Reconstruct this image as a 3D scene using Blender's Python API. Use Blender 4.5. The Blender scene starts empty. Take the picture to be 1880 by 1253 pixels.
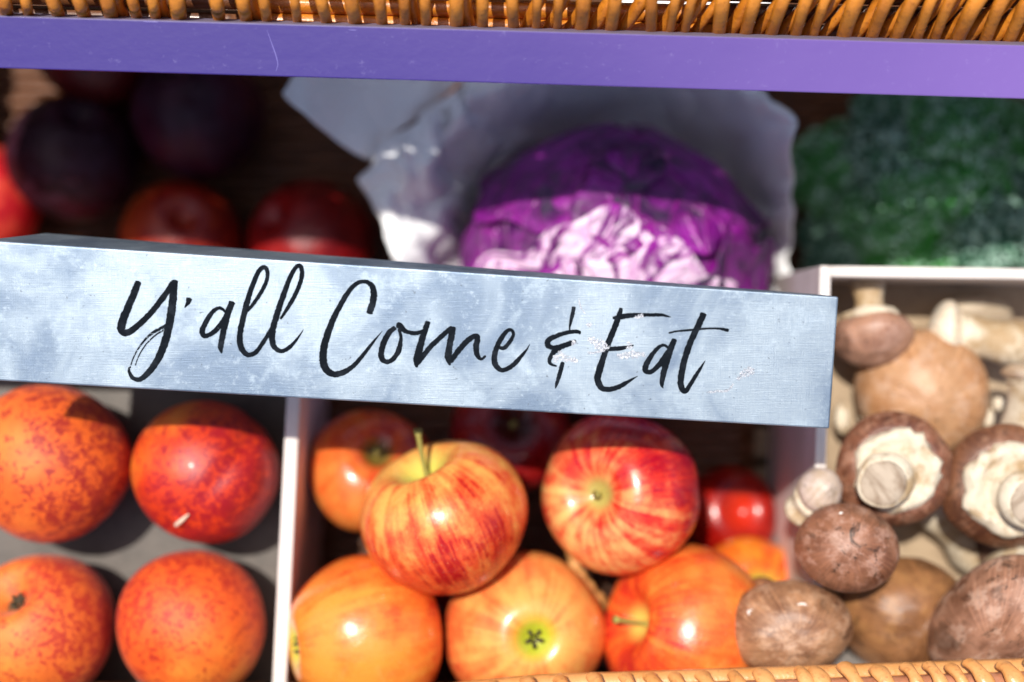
import bpy, bmesh, math, random
from mathutils import Vector, Matrix, Quaternion, noise
R = math.radians
S = bpy.context.scene
COL = S.collection

# ------------------------------------------------------------------ camera, world, sun
H = 0.80                                  # camera height above the basket floor level
K = 0.72 / 1880                           # metres per photo pixel per metre of distance (50 mm lens)
cam_d = bpy.data.cameras.new('camera'); cam = bpy.data.objects.new('camera', cam_d); COL.objects.link(cam)
cam.location = (0, 0, H); cam_d.lens = 50; cam_d.sensor_width = 36
cam_d.clip_start = 0.01; cam_d.clip_end = 200
cam_d.dof.use_dof = True; cam_d.dof.focus_distance = 0.566; cam_d.dof.aperture_fstop = 2.3
S.camera = cam
SUN = Vector((-0.20, 0.29, 1.0)).normalized()
w = bpy.data.worlds.new('World'); S.world = w; w.use_nodes = True
wn = w.node_tree; bg = wn.nodes['Background']
sky = wn.nodes.new('ShaderNodeTexSky'); sky.sky_type = 'NISHITA'; sky.sun_disc = False
sky.sun_elevation = math.asin(SUN.z); sky.sun_rotation = math.atan2(SUN.x, SUN.y)
sky.air_density = 1.0; sky.dust_density = 2.0; sky.ozone_density = 1.5
wn.links.new(sky.outputs[0], bg.inputs[0]); bg.inputs[1].default_value = 0.15
sl = bpy.data.lights.new('sun', 'SUN'); sl.energy = 4.8; sl.angle = R(0.55); sl.color = (1, 0.95, 0.87)
so = bpy.data.objects.new('sun', sl); COL.objects.link(so)
so.rotation_euler = SUN.to_track_quat('Z', 'Y').to_euler(); so.location = SUN * 3
S.view_settings.view_transform = 'Standard'; S.view_settings.look = 'None'
S.view_settings.exposure = 0.10; S.view_settings.gamma = 1
S.render.engine = 'CYCLES'; S.cycles.use_denoising = True
S.cycles.max_bounces = 8; S.cycles.caustics_reflective = False; S.cycles.caustics_refractive = False

# ------------------------------------------------------------------ helpers
def P(px, py, z):                         # a point of the place, found from where it shows in the photograph
    D = H - z
    return Vector(((px - 940) * K * D, (626.5 - py) * K * D, z))
def ray_plane(px, py, p0, n):
    d = Vector(((px - 940) * K, (626.5 - py) * K, -1)); o = Vector((0, 0, H))
    t = (p0 - o).dot(n) / d.dot(n); return o + d * t
def lerp(a, b, t): return a + (b - a) * t
def sm(a, b, x):
    t = max(0, min(1, (x - a) / (b - a))); return t * t * (3 - 2 * t)
def link(name, me, mat=None, parent=None, smooth=True):
    if mat and not me.materials: me.materials.append(mat)
    if smooth:
        for p in me.polygons: p.use_smooth = True
    o = bpy.data.objects.new(name, me); COL.objects.link(o)
    if parent: o.parent = parent
    return o
def mesh(name, vs, fs):
    me = bpy.data.meshes.new(name); me.from_pydata([tuple(v) for v in vs], [], fs); me.update(); return me
def tag(o, label=None, cat=None, group=None, kind=None):
    if label: o['label'] = label
    if cat: o['category'] = cat
    if group: o['group'] = group
    if kind: o['kind'] = kind
    return o
def empty(name, loc, rot=None):
    o = bpy.data.objects.new(name, None); COL.objects.link(o); o.location = loc; o.empty_display_size = .01
    if rot is not None:
        o.rotation_mode = 'QUATERNION'; o.rotation_quaternion = rot
    return o
def orient(d, spin=0):
    return Vector(d).normalized().to_track_quat('Z', 'Y') @ Quaternion((0, 0, 1), spin)
def catmull(pts, n=8):
    pts = [tuple(p) for p in pts]; P_ = [pts[0]] + pts + [pts[-1]]; out = []
    for i in range(1, len(P_) - 2):
        a, b, c, d = P_[i-1], P_[i], P_[i+1], P_[i+2]
        for k in range(n):
            t = k / n
            out.append(tuple(.5*((2*b[j]) + (-a[j]+c[j])*t + (2*a[j]-5*b[j]+4*c[j]-d[j])*t*t + (-a[j]+3*b[j]-3*c[j]+d[j])*t**3) for j in range(len(b))))
    out.append(pts[-1]); return out
def tube(pts, rad, seg=8, cap=True, closed=False):
    """pts list of Vector, rad float or list; returns verts, faces"""
    n = len(pts); vs = []; fs = []
    up = Vector((0.13, 0.21, 1)).normalized()
    for i, p in enumerate(pts):
        t = (pts[(i+1) % n] - pts[i-1]) if (closed or 0 < i < n-1) else (pts[1]-pts[0] if i == 0 else pts[-1]-pts[-2])
        t.normalize(); a = t.cross(up)
        if a.length < 1e-4: a = t.cross(Vector((1, 0, 0)))
        a.normalize(); b = t.cross(a)
        r = rad[i] if isinstance(rad, (list, tuple)) else rad
        for k in range(seg):
            th = 2*math.pi*k/seg; vs.append(p + a*(r*math.cos(th)) + b*(r*math.sin(th)))
    m = n if closed else n - 1
    for i in range(m):
        for k in range(seg):
            j = (i+1) % n
            fs.append((i*seg+k, i*seg+(k+1) % seg, j*seg+(k+1) % seg, j*seg+k))
    if cap and not closed:
        fs.append(tuple(range(seg))[::-1]); fs.append(tuple((n-1)*seg+k for k in range(seg)))
    return vs, fs
def merge(parts):
    vs, fs = [], []
    for v, f in parts:
        o = len(vs); vs += list(v); fs += [tuple(i+o for i in q) for q in f]
    return vs, fs
def lathe(prof, seg=40, fn=None):
    """prof list of (r,z); first and last on the axis"""
    vs = []; fs = []
    n = len(prof)
    for i, (r, z) in enumerate(prof):
        if i in (0, n-1):
            v = Vector((0, 0, z)); vs.append(fn(v, 0) if fn else v); continue
        for k in range(seg):
            a = 2*math.pi*k/seg; v = Vector((r*math.cos(a), r*math.sin(a), z))
            vs.append(fn(v, a) if fn else v)
    idx = lambda i, k: 0 if i == 0 else (len(vs)-1 if i == n-1 else 1+(i-1)*seg+k % seg)
    for i in range(n-1):
        for k in range(seg):
            q = [idx(i, k), idx(i+1, k), idx(i+1, k+1), idx(i, k+1)]
            q2 = []
            for x in q:
                if x not in q2: q2.append(x)
            fs.append(tuple(q2))
    return vs, fs
def box(x0, x1, y0, y1, z0, z1):
    vs = [(x, y, z) for z in (z0, z1) for y in (y0, y1) for x in (x0, x1)]
    return [Vector(v) for v in vs], [(0,2,3,1),(4,5,7,6),(0,1,5,4),(2,6,7,3),(0,4,6,2),(1,3,7,5)]
def bevel(o, wd=.0006, seg=2):
    m = o.modifiers.new('bevel', 'BEVEL'); m.width = wd; m.segments = seg; m.limit_method = 'ANGLE'; m.harden_normals = False
    return o
def nz(v, s, seed=0): return noise.noise(Vector(v) * s + Vector((seed*7.3, seed*3.1, -seed*5.7)))

# ------------------------------------------------------------------ material helpers
class M:
    def __init__(s, name, rough=.5, metal=0, coat=0, spec=.5):
        s.m = bpy.data.materials.new(name); s.m.use_nodes = True; s.nt = s.m.node_tree
        s.b = s.nt.nodes['Principled BSDF']; s.b.inputs['Roughness'].default_value = rough
        s.b.inputs['Metallic'].default_value = metal; s.b.inputs['Coat Weight'].default_value = coat
        s.b.inputs['Coat Roughness'].default_value = .12
        s.b.inputs['Specular IOR Level'].default_value = spec
        s.tc = s.nt.nodes.new('ShaderNodeTexCoord').outputs['Object']
    def put(s, sock, v):
        if hasattr(v, 'is_output') and v.is_output: s.nt.links.new(v, sock)
        elif isinstance(v, (tuple, list)): sock.default_value = tuple(v) + ((1,) if len(v) == 3 and sock.type == 'RGBA' else ())
        else: sock.default_value = v
    def math(s, op, a, b=0, c=0, clamp=False):
        n = s.nt.nodes.new('ShaderNodeMath'); n.operation = op; n.use_clamp = clamp
        s.put(n.inputs[0], a); s.put(n.inputs[1], b); s.put(n.inputs[2], c); return n.outputs[0]
    def vm(s, op, a, b=(0,0,0), sc=None):
        n = s.nt.nodes.new('ShaderNodeVectorMath'); n.operation = op
        s.put(n.inputs[0], a); s.put(n.inputs[1], b)
        if sc is not None: s.put(n.inputs['Scale'], sc)
        return n.outputs['Value'] if op in ('DOT_PRODUCT', 'LENGTH') else n.outputs[0]
    def noise(s, scale, detail=4, rough=.6, vec=None, dist=0, off=0):
        n = s.nt.nodes.new('ShaderNodeTexNoise'); v = vec or s.tc
        if off: v = s.vm('ADD', v, (off, off*.7, -off))
        s.put(n.inputs['Vector'], v); n.inputs['Scale'].default_value = scale
        n.inputs['Detail'].default_value = detail; n.inputs['Roughness'].default_value = rough; n.inputs['Distortion'].default_value = dist
        return n.outputs['Fac']
    def vor(s, scale, feature='F1', vec=None, rand=1):
        n = s.nt.nodes.new('ShaderNodeTexVoronoi'); n.feature = feature; s.put(n.inputs['Vector'], vec or s.tc)
        n.inputs['Scale'].default_value = scale; n.inputs['Randomness'].default_value = rand; return n.outputs['Distance']
    def ss(s, x, a, b):                    # smooth step of x from a to b
        n = s.nt.nodes.new('ShaderNodeMapRange'); n.interpolation_type = 'SMOOTHSTEP'
        s.put(n.inputs['Value'], x); s.put(n.inputs['From Min'], a); s.put(n.inputs['From Max'], b); return n.outputs[0]
    def mix(s, f, a, b, mode='MIX'):
        n = s.nt.nodes.new('ShaderNodeMix'); n.data_type = 'RGBA'; n.blend_type = mode
        s.put(n.inputs[0], f); s.put(n.inputs[6], a); s.put(n.inputs[7], b); return n.outputs[2]
    def xyz(s, v=None):
        n = s.nt.nodes.new('ShaderNodeSeparateXYZ'); s.put(n.inputs[0], v or s.tc); return n.outputs
    def comb(s, x, y, z):
        n = s.nt.nodes.new('ShaderNodeCombineXYZ'); s.put(n.inputs[0], x); s.put(n.inputs[1], y); s.put(n.inputs[2], z); return n.outputs[0]
    def color(s, c): s.put(s.b.inputs['Base Color'], c); return s
    def gam(s, c, g):
        n = s.nt.nodes.new('ShaderNodeGamma'); s.put(n.inputs[0], c); n.inputs[1].default_value = g; return n.outputs[0]
    def rough(s, c): s.put(s.b.inputs['Roughness'], c); return s
    def bump(s, h, dist=.001, strength=.5):
        n = s.nt.nodes.new('ShaderNodeBump'); s.put(n.inputs['Height'], h); n.inputs['Distance'].default_value = dist
        n.inputs['Strength'].default_value = strength; s.nt.links.new(n.outputs[0], s.b.inputs['Normal']); return s
    def sss(s, wgt, rad=(.01, .004, .002), scale=1.0):
        s.b.inputs['Subsurface Weight'].default_value = wgt; s.b.inputs['Subsurface Radius'].default_value = rad
        s.b.inputs['Subsurface Scale'].default_value = scale; return s

def wicker_mat(name, c1, c2, c3, rough=.38, axis_scale=(1,1,1)):
    m = M(name, rough, coat=.15)
    a = m.noise(60, 5, .65, vec=m.vm('MULTIPLY', m.tc, axis_scale)); b = m.noise(420, 3, .6, vec=m.vm('MULTIPLY', m.tc, axis_scale)); d = m.vor(190)
    col = m.mix(m.ss(a, .35, .68), c1, c2); col = m.mix(m.math('MULTIPLY', m.ss(b, .52, .75), .5), col, c3)
    col = m.mix(m.math('MULTIPLY', m.ss(d, .10, .03), .6), col, c3)
    m.color(col); m.bump(m.math('ADD', b, m.math('MULTIPLY', a, .8)), .0006, .5); return m.m
W_TOP = wicker_mat('wicker_amber', (.66, .23, .022), (.42, .13, .010), (.12, .03, .005))
W_LOW = wicker_mat('wicker_pale', (.70, .33, .11), (.62, .26, .07), (.30, .10, .03))
W_DK = wicker_mat('wicker_brown', (.16, .055, .016), (.10, .032, .010), (.04, .012, .005), .5)

def wood_mat(name, c, c2, along=(1, .1, 1), sc=120):
    m = M(name, .55); v = m.vm('MULTIPLY', m.tc, along); a = m.noise(sc, 6, .7, vec=v); b = m.noise(sc*4, 3, .6, vec=v)
    col = m.mix(m.ss(a, .35, .7), c, c2); col = m.mix(m.math('MULTIPLY', m.ss(b, .55, .8), .35), col, tuple(x*.55 for x in c2))
    m.color(col); m.bump(b, .0004, .4); return m.m
WOOD_Y = wood_mat('pale_wood_lengthwise', (.80, .74, .70), (.64, .56, .50), (1, .06, .4))
WOOD_X = wood_mat('pale_wood_crosswise', (.78, .72, .67), (.60, .52, .46), (.06, 1, .4))
CARD = wood_mat('grey_card', (.12, .10, .085), (.08, .068, .058), (1, 1, 1), 60)
CRATE = wood_mat('rough_crate_wood', (.35, .24, .14), (.22, .14, .08), (.08, 1, 1))

# ------------------------------------------------------------------ ground and basket
gm = M('stone_paving', .8); gm.color(gm.mix(gm.noise(6, 6, .65), (.30, .28, .25), (.18, .165, .15))); gm.bump(gm.noise(60, 5), .004, .5)
g = link('ground', mesh('ground', [(-40,-40,-.014),(40,-40,-.014),(40,40,-.014),(-40,40,-.014)], [(0,1,2,3)]), gm.m, smooth=False); tag(g, kind='structure')

BX0, BX1, BY0, BY1 = -.335, .335, -.158, .285
bk = empty('wicker_basket', (0, 0, -.012)); bk_z = -.012
tag(bk, 'honey wicker basket holding everything, wrapped rim along the bottom edge', 'basket')
def rrect(z, inset, wav=0, ph=0, n=26, m=18):
    x0, x1, y0, y1 = BX0+inset, BX1-inset, BY0+inset, BY1-inset; c = .03; pts = []
    cs = [(x1-c, y1-c, 0), (x0+c, y1-c, 90), (x0+c, y0+c, 180), (x1-c, y0+c, 270)]
    base = []
    for i, (cx, cy, a0) in enumerate(cs):
        for k in range(6):
            a = R(a0 + 90*k/5); base.append((cx+c*math.cos(a), cy+c*math.sin(a), math.cos(a), math.sin(a)))
        nx = cs[(i+1) % 4]; a = R(a0+90); ex, ey = cx+c*math.cos(a), cy+c*math.sin(a)
        sx, sy = nx[0]+c*math.cos(R(nx[2])), nx[1]+c*math.sin(R(nx[2])); q = n if i % 2 == 0 else m
        for k in range(1, q): base.append((lerp(ex, sx, k/q), lerp(ey, sy, k/q), math.cos(a), math.sin(a)))
    for i, (x, y, nx_, ny_) in enumerate(base):
        o = wav * (1 if (i + ph) % 2 else -1); bulge = .026*math.sin(math.pi*min(1, z/.207)) if y < BY0+.05 else 0
        pts.append(Vector((x+nx_*o, y+ny_*o-bulge, z - bk_z)))
    return pts
zz = 0.0; i = 0
while zz < .207:
    link('weaver', mesh('weaver', *tube(rrect(zz, .006 + .004*(1-zz/.21), .0028, i), .0036, 6, closed=True)), W_DK, bk); zz += .0068; i += 1
for i in range(30):
    x = lerp(BX0+.02, BX1-.02, i/29)
    for y in (BY0+.011, BY1-.011):
        s = 1 if y > 0 else -1
        link('stake', mesh('stake', *tube([Vector((x, y-s*.009, .0)), Vector((x, y-(.024 if s < 0 else .004), .11)), Vector((x, y, .215))], .003, 6)), W_DK, bk)
# basket floor of rods
for i in range(60):
    y = lerp(BY0+.02, BY1-.02, i/59)
    pts = [Vector((lerp(BX0+.02, BX1-.02, k/24), y, .004 + .0022*(1 if (k+i) % 2 else -1))) for k in range(25)]
    link('floor_rod', mesh('floor_rod', *tube(pts, .0036, 6)), W_DK, bk)
# wrapped front rim, seen at the bottom of the photograph
rim0, rim1 = P(120, 1314, .222), P(2000, 1252, .222)
def rim_pt(t): return rim0.lerp(rim1, t)
L = (rim1-rim0).length; ex = (rim1-rim0).normalized(); ez = Vector((0,0,1)); ey = ez.cross(ex)
for off, dz, rr in ((0, 0, .0050), (-.0055, -.004, .0048), (.004, -.008, .0045)):
    pts = [rim_pt(k/30) + ey*off + ez*(dz - bk_z) - ey*.028*max(0, .46-k/30) for k in range(-2, 33)]
    link('rim_rod', mesh('rim_rod', *tube(pts, rr, 10)), wicker_mat('wicker_rosy', (.50,.22,.12), (.40,.16,.08), (.2,.07,.03)) if off == 0 else W_LOW, bk)
def wrap(x_px, adv, wd, rise, rnd):
    t = (P(x_px, 1250, .222) - rim0).dot(ex) / L; vs = []; fs = []; n = 22; seg = 10
    Rr = .0076 + rise; pts = []
    for k in range(n):
        f = k/(n-1); a = R(lerp(178, -62, f)); x = t*L + lerp(-adv*.35, adv*.75, f**1.25)
        rad = ey*math.cos(a)*-1 + ez*math.sin(a)
        rad = (ey*(-math.cos(a)) + ez*math.sin(a)); 
        pts.append((rim0 + ex*x - ey*.028*max(0, .46-x/L) + rad*Rr + ez*(-bk_z), rad))
    for i, (p, nr) in enumerate(pts):
        a = pts[max(i-1, 0)][0]; b = pts[min(i+1, n-1)][0]; tg = (b-a).normalized(); bn = tg.cross(nr).normalized()
        ww = wd*(1+.15*math.sin(i*.9+rnd))
        for k in range(seg):
            th = 2*math.pi*k/seg; vs.append(p + bn*ww*math.cos(th) + nr*.0021*math.sin(th))
    for i in range(n-1):
        for k in range(seg): fs.append((i*seg+k, i*seg+(k+1) % seg, (i+1)*seg+(k+1) % seg, (i+1)*seg+k))
    link('wrapped_strand', mesh('wrapped_strand', vs, fs), W_LOW, bk)
random.seed(4)
xs = [985, 1046, 1110, 1168, 1213, 1262, 1312, 1364, 1418, 1485, 1515, 1575, 1630, 1682, 1725, 1765, 1808, 1862, 1915, 1960]
for x in [300+62*i for i in range(11)] + xs:
    big = x in (1575, 1808)
    wrap(x, random.uniform(.011, .0155)*(1.25 if big else 1), random.uniform(.0025, .0036)*(1.2 if big else 1), random.uniform(0, .0011)+(.0016 if big else 0), random.random()*6)

# ------------------------------------------------------------------ risers and trays
cr = empty('wooden_crate', (.03, -.075, .0)); tag(cr, 'rough brown slatted crate under the apples and trays, hidden in the basket shadow', 'crate')
for i in range(7):
    y = lerp(-.055, .115, i/6)*.72 - .0
    bevel(link('slat', mesh('slat', *box(-.345+.02, .285, y-.008, y+.008, .046, .052)), CRATE, cr, False))
for x in (-.30, 0, .26): link('runner', mesh('runner', *box(x-.012, x+.012, -.047, .092, -.004, .046)), CRATE, cr, False)

def tray(name, label, quad, ztop, zbot, zfloor, th, mats, walls, parent_loc):
    """quad: outer corner points (x,y) anticlockwise from front-left"""
    e = empty(name, parent_loc); tag(e, label, 'tray'); c = [Vector((q.x, q.y, 0)) for q in quad]
    cen = sum(c, Vector())/4
    for i in range(4):
        if i not in walls: continue
        a, b = c[i], c[(i+1) % 4]; d = (b-a).normalized(); nin = ez.cross(d)
        # side walls run through, front/back walls butt between them
        if i % 2 == 0: a = a + d*th; b = b - d*th
        vs = []
        for z in (zbot, ztop - (.0006 if i % 2 == 0 else 0)):
            for p in (a, b, b+nin*th, a+nin*th): vs.append(Vector((p.x, p.y, z)) - Vector(parent_loc))
        o = link('side_panel', mesh('side_panel', vs, [(3,2,1,0),(4,5,6,7),(0,1,5,4),(1,2,6,5),(2,3,7,6),(3,0,4,7)]), mats[i % 2], e, False); bevel(o, .0007)
        # a veneer ply on top so that the edge shows its layers
    vs = [Vector((lerp(p.x, cen.x, .035), lerp(p.y, cen.y, .035), z)) - Vector(parent_loc) for z in (zfloor-.003, zfloor) for p in c]
    link('bottom_board', mesh('bottom_board', vs, [(3,2,1,0),(4,5,6,7),(0,1,5,4),(1,2,6,5),(2,3,7,6),(3,0,4,7)]), mats[2], e, False)
    return e
# fruit tray at the left: right wall is the pale divider
q = [P(-330, 1330, .17), P(519, 1330, .17), P(549, 660, .17), P(-290, 640, .17)]
q[1] = P(515, 1340, .17)
tray('wooden_tray', 'pale wooden tray lined with grey card under the four peaches at lower left', q, .160, .054, .117, .0062, (WOOD_X, WOOD_Y, CARD), (0,1,2,3), (-.2, -.08, .054))
# mushroom box at the right
q = [P(1487, 1262, .17), P(2150, 1262, .17), P(2150, 497, .17), P(1506, 488, .17)]
LINER = wood_mat('cream_board', (.40, .29, .18), (.28, .19, .11), (1, 1, 1), 40)
tray('wooden_tray', 'white painted wooden box heaped with brown mushrooms at right', q, .17, .054, .112, .0048, (WOOD_X, WOOD_Y, LINER), (0,1,2,3), (.2, -.05, .054))
# wicker mat under the apples
wm = empty('wicker_mat', (.01, -.08, .0535)); tag(wm, 'dark brown woven wicker mat beneath the pile of red apples', 'mat')
for i in range(26):
    y = lerp(-.068, .085, i/25)
    pts = [Vector((lerp(-.112, .116, k/22), y, .005 + .0018*(1 if (k+i) % 2 else -1))) for k in range(23)]
    link('weaver', mesh('weaver', *tube(pts, .0029, 6)), W_DK, wm)

# ------------------------------------------------------------------ purple bar
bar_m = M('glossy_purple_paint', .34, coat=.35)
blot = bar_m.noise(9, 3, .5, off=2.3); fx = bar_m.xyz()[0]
painted_sheen = bar_m.math('MULTIPLY', bar_m.ss(bar_m.math('ADD', fx, bar_m.math('MULTIPLY', blot, .16)), -.02, .33), .75)  # reflection painted in as paler lavender toward the right end
colr = bar_m.mix(painted_sheen, (.036, .018, .175), (.23, .13, .41))
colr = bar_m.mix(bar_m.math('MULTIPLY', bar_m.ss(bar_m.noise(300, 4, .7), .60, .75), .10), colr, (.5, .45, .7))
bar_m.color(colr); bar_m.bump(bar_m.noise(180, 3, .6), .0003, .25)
edge_m = M('worn_grey_purple_edge', .6); edge_m.color(edge_m.mix(edge_m.noise(900, 4, .7), (.13, .11, .17), (.22, .19, .27)))
bar = empty('purple_bar', P(940, 105, .25)); bo = P(940, 105, .25); tag(bar, 'glossy purple painted bar crossing above the produce, in front of the wicker lid', 'bar')
tl, tr, bl, br = P(-260, 26-4, .252), P(2140, 91, .252), P(-260, 118, .248), P(2140, 190, .248)
def slab(front, thick, back_shift):
    vs = list(front) + [p + Vector((0,0,-thick)) + back_shift for p in front]
    return vs
f = [bl, br, tr, tl]
vs = slab(f, .012, Vector((0, .0040, 0)))
me = mesh('bar_body', [v - bo for v in vs], [(0,1,2,3),(7,6,5,4),(0,4,5,1),(1,5,6,2),(2,6,7,3),(3,7,4,0)])
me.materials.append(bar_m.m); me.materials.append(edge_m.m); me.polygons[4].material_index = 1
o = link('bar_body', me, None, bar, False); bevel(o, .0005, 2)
# hairline scratch
def ribbon(pts, wds, up):
    vs = []; fs = []
    for i, p in enumerate(pts):
        t = (pts[min(i+1, len(pts)-1)] - pts[max(i-1, 0)]).normalized(); s = up.cross(t).normalized()
        vs += [p + s*wds[i]/2, p - s*wds[i]/2]
    for i in range(len(pts)-1): fs.append((2*i, 2*i+1, 2*i+3, 2*i+2))
    return vs, fs
def face_dir(p, n):                       # drop a point on the tilted face plane
    return p
nb = (br-bl).cross(tl-bl).normalized()
sc_m = M('scratched_paint', .5); sc_m.color((.20, .17, .48))
for pl in ([(490,55),(498,78),(506,100),(510,118),(507,131)], [(262,40),(290,41)], [(640,55),(655,56)]):
    pts = [ray_plane(x, y, bl, nb) + nb*.00008 - bo for x, y, in catmull(pl, 6)]
    link('scratch', mesh('scratch', *ribbon(pts, [.00006+.00016*math.sin(math.pi*i/len(pts)) for i in range(len(pts))], nb)), sc_m.m, bar, False)

# ------------------------------------------------------------------ wicker lid above the bar
lid = empty('basket_flap', P(940, 0, .25)); lo = P(940, 0, .25).copy()
tag(lid, 'amber wicker cane lid with slanting canes behind the purple bar at the top', 'lid')
random.seed(11)
sx_ = [(15,8,11),(55,47,9),(113,97,11),(160,145,11),(208,197,12),(255,243,9),(288,280,9),(330,325,13),(405,397,11),(455,445,11),(492,484,9),(548,541,8),(603,590,10),(655,645,12),(703,697,10),(745,742,9),(783,780,9),(838,838,12),(886,886,10),(944,940,10),(984,986,8),(1022,1026,8),(1066,1072,12),(1120,1130,11),(1195,1196,10),(1228,1240,8),(1255,1270,8),(1318,1327,12),(1366,1386,11),(1412,1438,11),(1457,1480,10),(1490,1515,8),(1545,1572,13),(1596,1628,11),(1640,1676,11),(1680,1710,9),(1712,1745,9),(1752,1795,13),(1805,1840,11),(1848,1888,11),(1890,1935,11),(1935,1985,10)]
sx_ = [(-40-52*i, -48-52*i, 11) for i in range(6)][::-1] + sx_
for xb, xt, r in sx_:
    k = (xt-xb)/55.; pth = [(xt+k*130, -130, .253), (xt+k*60, -60, .2585), (xt, 0, .2575), (lerp(xt, xb, .55), 22+xb*.012, .2475), (xb, 44+xb*.022, .234), (xb-k*26, 78+xb*.022, .215)]
    r *= 1.28
    pts = [Vector(p) for p in catmull([tuple(P(*q)) for q in pth], 5)]
    n_ = len(pts); rad = [r*K*.545*(1.02 - .25*i/n_) for i in range(n_)]
    link('cane', mesh('cane', *tube([p-lo for p in pts], rad, 10)), W_TOP, lid)
    if xb > 930 or random.random() < .15:  # the crossing cane behind it
        kk = 1.0 if xb > 930 else .3
        pth = [(xt+150*kk+20, -120, .246), (xt+86*kk, -50, .250), (xt+48*kk, 4, .2475), (xb+18, 34+xb*.022, .232), (xb-14, 70+xb*.022, .212)]
        pts = [Vector(p) for p in catmull([tuple(P(*q)) for q in pth], 5)]
        link('cane', mesh('cane', *tube([p-lo for p in pts], r*.95*K*.55, 8)), W_TOP, lid)
# woven body of the lid, north of the frame; it shades the back of the basket
for i in range(11):
    y0 = .1585 + i*.0046
    pts = [Vector((x, y0 - (x+.3)*.012, .2515 + .0030*(1 if (k+i) % 2 else -1))) for k, x in enumerate([-.292 + .0118*j for j in range(56)])]
    link('weaver', mesh('weaver', *tube([p-lo for p in pts], .0031, 6)), W_TOP, lid)
rods = []  # rods added under the lid to stop sun leaking between the canes
for y, z in ((.134, .226), (.1405, .232), (.147, .238), (.1535, .243)): rods += [(-.292, -.105, y, z), (.085, .36, y, z)]
rods += [(-.106, .084, .134, .226), (-.106, .084, .1405, .228), (-.106, .084, .1475, .234), (-.106, .084, .153, .239)]
for k in range(9): rods += [(-.292, -.115, .209+k*.0068, .2515)] + ([(.10, .36, .209+k*.0068, .2515)] if k < 4 else [])
for x0, x1, y, z in rods:
    pts = [Vector((lerp(x0, x1, j/16), y - (lerp(x0, x1, j/16)+.3)*.024, z)) for j in range(17)]
    link('sun_block_rod', mesh('sun_block_rod', *tube([p-lo for p in pts], .0038, 7)), W_TOP if x0 == -.106 else W_DK, lid)  # amber puts sunlit glow into the middle rods, brown darkens the outer gaps

# ------------------------------------------------------------------ galvanised sign
sm_ = M('galvanised_steel', .42, metal=.75)
x_, y_, z_ = sm_.xyz()
lin1 = sm_.noise(1, 4, .75, vec=sm_.comb(sm_.math('MULTIPLY', x_, 90), sm_.math('MULTIPLY', y_, 2600), z_))
lin2 = sm_.noise(1, 4, .75, vec=sm_.comb(sm_.math('MULTIPLY', x_, 2600), sm_.math('MULTIPLY', y_, 110), z_))
lin = sm_.math('ADD', lin1, lin2)
cloud = sm_.noise(22, 4, .55, dist=.8); cl2 = sm_.noise(75, 7, .75, off=1.7); cl3 = sm_.noise(240, 6, .8, off=4.1)
c = sm_.mix(sm_.ss(cloud, .36, .64), (.155, .205, .27), (.34, .40, .445))  # soft cloudy reflections painted into the metal's mottled colour
c = sm_.mix(sm_.math('MULTIPLY', sm_.ss(cl2, .50, .66), .5), c, (.44, .515, .56))
c = sm_.mix(sm_.math('MULTIPLY', sm_.ss(cl3, .54, .72), .45), c, (.54, .61, .65))
c = sm_.mix(sm_.math('MULTIPLY', sm_.ss(lin, .88, 1.15), .28), c, (.20, .26, .36))
c = sm_.mix(sm_.math('MULTIPLY', sm_.ss(sm_.noise(500, 2, .5, off=9), .70, .76), .7), c, (.10, .12, .14))
sm_.color(c); sm_.rough(sm_.math('ADD', sm_.math('MULTIPLY', cl2, .25), .36)); sm_.bump(sm_.math('ADD', lin, sm_.math('MULTIPLY', cl3, .6)), .00012, .55)
TL = P(-34, 441, .2455); TR = P(1540, 545, .2455); BLc = P(-34, 698, .2405)
ns = (TR-BLc).cross(TL-BLc).normalized(); BRc = ray_plane(1523, 788, TL, ns)
so_ = (TL+BRc)/2
sign = empty('metal_sign', so_); tag(sign, "brushed galvanised metal sign reading Y'all Come & Eat in black brush script", 'sign')
TLb = P(84, 428, .207); TRb = P(1500, 541, .207); BLb = P(60, 672, .203); BRb = P(1478, 752, .203)
fr = [BLc, BRc, TR, TL]; bkq = [BLb, BRb, TRb, TLb]
o = link('sign_body', mesh('sign_body', [v-so_ for v in fr+bkq], [(0,1,2,3),(7,6,5,4),(0,4,5,1),(1,5,6,2),(2,6,7,3),(3,7,4,0)]), sm_.m, sign, False); bevel(o, .0008, 3)
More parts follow.
